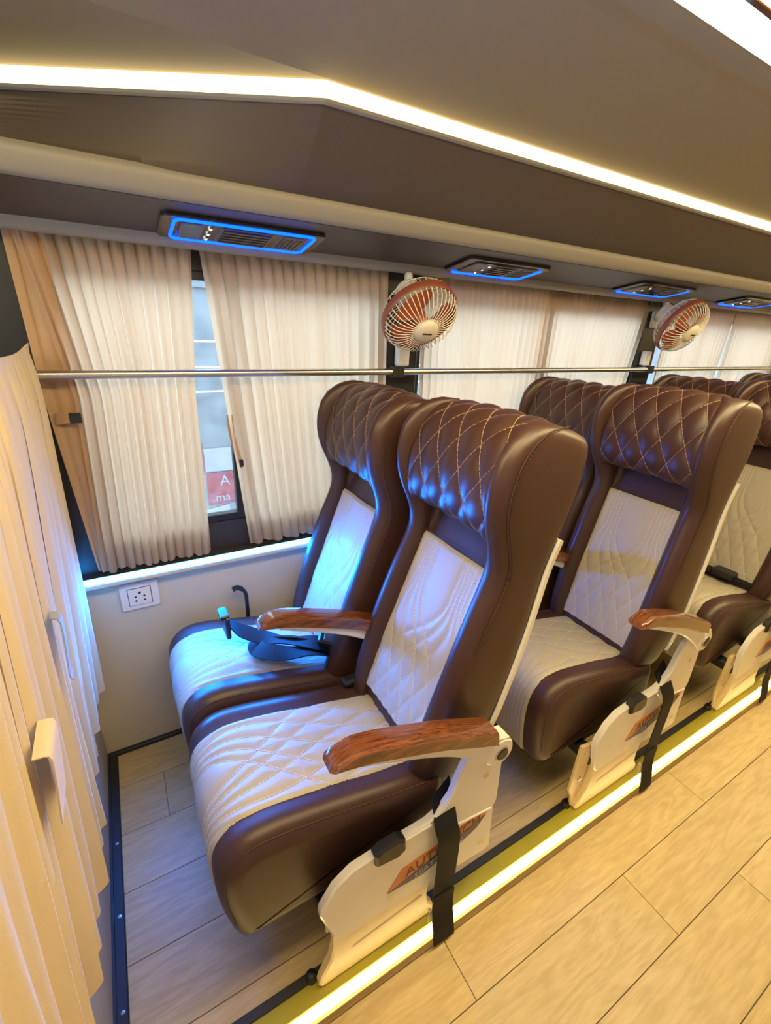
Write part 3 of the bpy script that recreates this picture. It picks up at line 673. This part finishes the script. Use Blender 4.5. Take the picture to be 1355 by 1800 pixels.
c6 = curtain('window_curtain',2.745,3.32,2.75,3.29,1.432,.660,YC,20,.008,'beige pleated curtain right of the slanted bright slit',seed=6)
c7 = curtain('window_curtain',3.40,4.00,3.42,4.0,1.432,.660,YC,20,.008,'beige pleated curtain past the last pillar at right edge',seed=7)
# curtain hung on the partition
n = 25; nu = n*14+1; nz = 48; uu = np.linspace(0,1,nu); G = np.zeros((nz,nu,3))
wu = uu*n+.35*np.sin(uu*11)+.25*np.sin(uu*27+1)
for i in range(nz):
    t = i/(nz-1); w_ = wu; saw = w_ % 1.0
    f1 = np.where(saw < .80, saw/.80, (1-saw)/.20); f1 = f1*f1*(3-2*f1)*.6+f1*.4
    zt_ = 1.226-.006*np.sin(uu*9)**2; zb_ = .33+.01*np.sin(uu*5)-.02*(uu > .5)*(uu-.5)
    G[i,:,1] = 1.236-1.14*uu*(1+.03*t)-.012*t-.012*min(1,t*4)*np.where(saw > .80,(saw-.8)/.2,0)
    G[i,:,2] = zt_+(zb_-zt_)*t
    am = (.003+.024*t**.9)*(.80+.25*np.sin(np.floor(w_)*2.3+t*1.5))
    G[i,:,0] = -.122-.056*t**.8+(am*f1 if i else .006)+.007*np.sin(uu*13+t*2.2)*t-.020*(1-t)**14
dr = MB().grid(G).build('partition_curtain','drape',smooth=50); tag(dr,'tall beige pleated curtain hanging over the partition at left edge','curtain')
ribbon([(-.136,.745,.865),(-.124,.742,.858),(-.125,.735,.81),(-.127,.725,.77),(-.122,.722,.762)], (0,1,0), .022, .002, 12).build('tieback','paper',dr,smooth=60)
ribbon([(-.136,.505,.852),(-.121,.505,.848),(-.122,.505,.815),(-.126,.505,.775),(-.129,.505,.745)], (0,1,0), .058, .002, 14).build('tieback','drape',dr,smooth=60)

# ------------------------------------------------------------------ handrail
root = empty('handrail',(0,1.225,1.1625)); tag(root,'thin steel handrail running across the curtains along the windows','handrail')
MB().tube([(-.145,0,0),(X1-.05,0,0)],.0095,12).build('rail','steel',root)
for x in (.755,2.05,3.34):
    br = MB().box(x-.020,x+.020,-.013,.013,-.016,.016,.003).box(x-.012,x+.012,.010,.066,-.010,.010,.002).box(x-.026,x+.026,.058,.068,-.034,.034,.002).build('bracket','black',root,smooth=0)
    for dx in (-.014,.014):
        for dz in (-.024,.024): MB().box(x+dx-.003,x+dx+.003,.0555,.0585,dz-.003,dz+.003,.0008).build('screw','steel',br,smooth=0)

# ------------------------------------------------------------------ air vents in the valance
def vent(x0, x1, label, full):
    P0 = np.array((x0,1.193,1.4515)); ex = np.array((1,0,0.)); ey = np.array((0,-.9845,.1754)); ez = np.cross(ex,ey)   # ez points down-ish/inward
    if ez[2] > 0: ez = -ez
    L = x1-x0; Dp = .118
    root = empty('air_vent', P0); tag(root,label,'air vent','overhead air vents')
    def put(mb, name, m, parent=root, smooth=30):
        mb.v = [tuple(ex*p[0]+ey*p[1]+ez*p[2]) for p in mb.v]; mb.f = [f[::-1] for f in mb.f]; return mb.build(name,m,parent,smooth=smooth)
    def rr(a0,a1,b0,b1,r,k=5):
        pts = []
        for cx_,cy_,s in ((a1-r,b1-r,0),(a0+r,b1-r,1),(a0+r,b0+r,2),(a1-r,b0+r,3)):
            pts += [(cx_+r*math.cos(math.pi/2*(s+q/k)), cy_+r*math.sin(math.pi/2*(s+q/k))) for q in range(k+1)]
        return pts
    def plate(a0,a1,b0,b1,r,h0,h1,bev=.002):
        poly = rr(a0,a1,b0,b1,r); c = inset(poly,bev); return MB().grid(np.array([[(p[0],p[1],h0) for p in poly],[(p[0],p[1],h1-bev) for p in poly],[(p[0],p[1],h1) for p in c]]), cv=True, capu=True)
    body = put(plate(-.022,L+.022,-.004,Dp+.004,.014,-.003,.008), 'bezel','gloss')
    put(plate(.012,L-.012,.012,Dp-.012,.010,.006,.0105), 'face','gloss')
    put(plate(.016,.058,.016,Dp-.016,.008,.009,.0125), 'reading_light','ventgrey')
    for k in range(3):
        q = .070; yy = .030+k*.030
        put(MB().lathe([(0,.0095),(.0055,.0095),(.0055,.0125),(.004,.0135),(0,.0135)],10,(q,yy,0)), 'call_button','chrome')
        put(MB().lathe([(0,.0130),(.0028,.0130),(.0028,.0142),(0,.0142)],8,(q,yy,0)), 'indicator','dot')
    lou = put(plate(.088,L-.088,.018,Dp-.018,.006,.009,.012), 'louver_frame','ventgrey')
    for k in range(5):
        yy = .028+k*.0155; put(MB().box(.096,L-.096,yy-.0045,yy+.0045,.0115,.0150,.001), 'louver','gloss', lou, 0)
    lou = put(plate(L-.076,L-.020,.018,Dp-.018,.006,.009,.012), 'speaker_frame','ventgrey')
    for k in range(5):
        xx = L-.068+k*.010; put(MB().box(xx-.002,xx+.002,.028,Dp-.028,.0115,.0140,.0008), 'speaker_slot','gloss', lou, 0)
    w = .0032; a0,a1,b0,b1 = .002,L-.002,.004,Dp-.004
    def led(pts):
        put(MB().tube([(p[0],p[1],.0095) for p in pts], w, 6), 'led_strip','ledvent')
    ring = rr(a0,a1,b0,b1,.014,6)
    if full: put(MB().tube([(p[0],p[1],.0095) for p in ring], w, 6, closed=True), 'led_strip','ledvent')
    else: led([(a0+.004,b0)]+[p for p in ring[21:]]+[(a1,b1-.014)])
    return root
vent(.150,.440,'air vent with a full glowing blue outline, nearest the camera',True)
vent(.892,1.158,'air vent with blue lower edge, right after the fully outlined vent',False)
vent(1.655,1.955,'air vent with blue lower edge, above the farther fan',False)
vent(2.385,2.68,'air vent with blue lower edge, cut by the right picture edge',False)

# ------------------------------------------------------------------ fans and their switches
def fan(px, py, y, ncam, label, swx, swlabel):
    d = RM @ np.array([px-CX,py-CY,F]); c = CAMPOS+d*(y/d[1]); n_ = c2w(ncam); n_ /= np.linalg.norm(n_)
    upv = np.array([0,0,1.]); e1 = np.cross(upv,n_); e1 /= np.linalg.norm(e1); e2 = np.cross(n_,e1)
    Mx = Matrix(((e1[0],e2[0],n_[0],0),(e1[1],e2[1],n_[1],0),(e1[2],e2[2],n_[2],0),(0,0,0,1)))
    root = empty('wall_fan', c); tag(root,label,'fan','cabin fans')
    def put(mb, name, m, parent=root, smooth=40, kind=None):
        mb.v = [tuple(Mx @ Vector(p)) for p in mb.v]; return mb.build(name,m,parent,smooth=smooth,kind=kind)
    Rr = .106; an = np.arange(40)*2*math.pi/40
    P = []
    for (r_,z_) in ((Rr-.004,-.012),(Rr+.002,-.010),(Rr+.003,.006),(Rr-.001,.012),(Rr-.005,.009),(Rr-.006,-.008)): P.append([(r_*math.cos(q),r_*math.sin(q),z_) for q in an])
    put(MB().grid(np.array(P), cu=True, cv=True), 'rim','fanrim')
    cg = MB(); nw = 44
    for k in range(nw):
        q = 2*math.pi*k/nw; pr = [(.037,.056),(.060,.054),(.082,.046),(.097,.030),(.104,.010)]
        cg.tube([(r_*math.cos(q),r_*math.sin(q),z_) for r_,z_ in pr], .0013, 4)
    cg.tube([(.038*math.cos(q),.038*math.sin(q),.056) for q in an],.0018,5,closed=True)
    put(cg,'front_cage','fancream',kind='stuff')
    cg = MB()
    for k in range(36):
        q = 2*math.pi*k/36; pr = [(.104,-.008),(.101,-.025),(.088,-.042),(.060,-.052),(.035,-.055)]
        cg.tube([(r_*math.cos(q),r_*math.sin(q),z_) for r_,z_ in pr], .0013, 4)
    cg.tube([(.088*math.cos(q),.088*math.sin(q),-.042) for q in an],.0016,5,closed=True)
    put(cg,'rear_cage','fancream',kind='stuff')
    put(MB().lathe([(0,.050),(.034,.050),(.036,.055),(.033,.061),(.022,.066),(0,.067)],28), 'hub_badge','fancream')
    bd = MB()
    for k in range(6): bd.box(-.014+k*.0048,-.0105+k*.0048,-.0025,.0025,.066,.0676)
    put(bd,'badge_mark','ink',smooth=0)
    for k in range(3):
        G = []
        for i in range(9):
            t = i/8; r_ = .016+t*.072; w_ = .5+.45*math.sin(t*math.pi*.75)
            a0 = 2*math.pi*k/3+.25*t
            row = []
            for j in range(7):
                q = a0+(j/6-.5)*w_*1.7; row.append((r_*math.cos(q),r_*math.sin(q),.012+.020*(j/6-.5)))
            G.append(row)
        G = np.array(G); bot = G-np.array([0,0,.0016]); allp = np.concatenate([G,bot[:,::-1]],1)
        put(MB().grid(allp, cv=True, capu=True),'blade','fanblade')
    put(MB().lathe([(0,-.01),(.018,-.01),(.019,.02),(.012,.030),(0,.032)],18),'blade_hub','fanblade')
    put(MB().lathe([(0,-.118),(.022,-.116),(.036,-.104),(.040,-.075),(.036,-.052),(.020,-.045),(0,-.044)],22),'motor_housing','fangrey')
    put(MB().box(Rr-.004,Rr+.010,-.008,.008,-.010,.010,.003),'cage_clip','fanrim')
    # bracket from motor to pillar
    tail = np.array(Mx @ Vector((0,0,-.10))); foot = np.array((swx,1.277,c[2]+.022))-c
    midp = (tail+foot)/2+np.array((0,0,.012))
    MB().tube([tail,midp,foot],.013,10).build('bracket','fangrey',root)
    dirf = foot; MB().box(foot[0]-.026,foot[0]+.026,foot[1]-.012,foot[1],foot[2]-.034,foot[2]+.034,.004).build('mount_plate','fangrey',root,smooth=0)
    MB().lathe([(0,0),(.011,0),(.012,.012),(.008,.020),(0,.021)],12,tuple(tail+np.array((0,0,.026)))).build('knob','fangrey',root)
    sw = empty('fan_switch',(swx-.006,1.278,1.205)); tag(sw,swlabel,'switch','fan switches')
    MB().box(-.021,.021,-.026,0,-.030,.030,.004).build('switch_box','switch',sw,smooth=0)
    MB().box(-.009,.009,-.0285,-.025,-.013,.017,.0015).build('rocker','switch',sw,smooth=0)
    MB().box(-.002,.002,-.0275,-.025,-.024,-.020,.0005).build('screw','steel',sw,smooth=0)
fan(737,556,1.135,(.30,.88,-.355),'terracotta-rimmed cage fan on the nearer pillar','' or .80,'white switch box under the nearer fan')
fan(1197,573,1.135,(.389,.764,-.509),'terracotta-rimmed cage fan on the farther pillar, seen side-on',2.075,'white switch box under the farther fan')

# ------------------------------------------------------------------ wall socket
so = empty('wall_socket',(-.024,YW,.552)); tag(so,'white five-pin power socket on the beige wall below the sill','socket')
MB().box(-.050,.050,-.009,0,-.042,.042,.003).build('plate','switch',so,smooth=0)
MB().box(-.030,.030,-.0105,-.008,-.028,.028,.001).build('surround','ventgrey',so,smooth=0)
MB().box(-.028,.028,-.0125,-.008,-.026,.026,.001).build('insert','switch',so,smooth=0)
for x,z,r_ in ((0,.013,.0042),(-.011,.001,.003),(.011,.001,.003),(-.011,-.012,.003),(.011,-.012,.003)):
    MB().prism([(x+r_*math.cos(q),z+r_*math.sin(q)) for q in np.arange(10)*2*math.pi/10],-.0129,-.0124).build('pin_hole','black',so,smooth=0)

# ------------------------------------------------------------------ outside the window
YG = 2.75
o = MB().box(-8,14,1.4,14,-1.25,-1.2).build('street_ground','ground',smooth=0); o['kind'] = 'structure'
wo = struct(MB().box(-3,6,YG,YG+.15,-1.2,1.42), 'wall_outside', 'concrete', smooth=0)
struct(MB().box(-3,6,YG-.02,YG+.16,1.42,1.50), 'trim_21', 'concrete', smooth=0)
def poster(x,z,w_,h_,m,label,name='poster',dz=0): 
    o = MB().box(-w_/2,w_/2,-.006,0,-h_/2,h_/2).build(name,m,smooth=0,loc=(x,YG-.001-dz,z)); return tag(o,label,'poster')
pr = poster(.485,.32,.17,.20,'red','red poster with white letters, outside behind the window gap')
text_mesh('ma',.075,'paper','lettering',pr,Matrix.Translation((0,-.0075,-.06)) @ Matrix.Rotation(math.pi/2,4,'X'))
text_mesh('A',.09,'paper','lettering',pr,Matrix.Translation((.02,-.0075,.045)) @ Matrix.Rotation(math.pi/2,4,'X'))
poster(.33,.52,.13,.18,'red','plain red poster piece left of the white sheet outside')
poster(.48,.50,.16,.14,'paper','white printed sheet above the red poster outside')
poster(.42,.12,.22,.15,'paper','tilted white notice pasted low on the outside wall').rotation_euler.y = -.15
for i,(z,dz) in enumerate(((1.16,.006),(1.03,-.006),(.90,.006))):
    o = MB().tube([(x,YG-.05,z+dz*(x-.3)+.008*(x-.3)**2) for x in np.linspace(-1.5,2.5,30)],.006,6).build('street_cable','cable'); tag(o,['highest pale cable strung outside the window','middle pale cable strung outside the window','lowest pale cable strung outside the window'][i],'cable','outside cables')
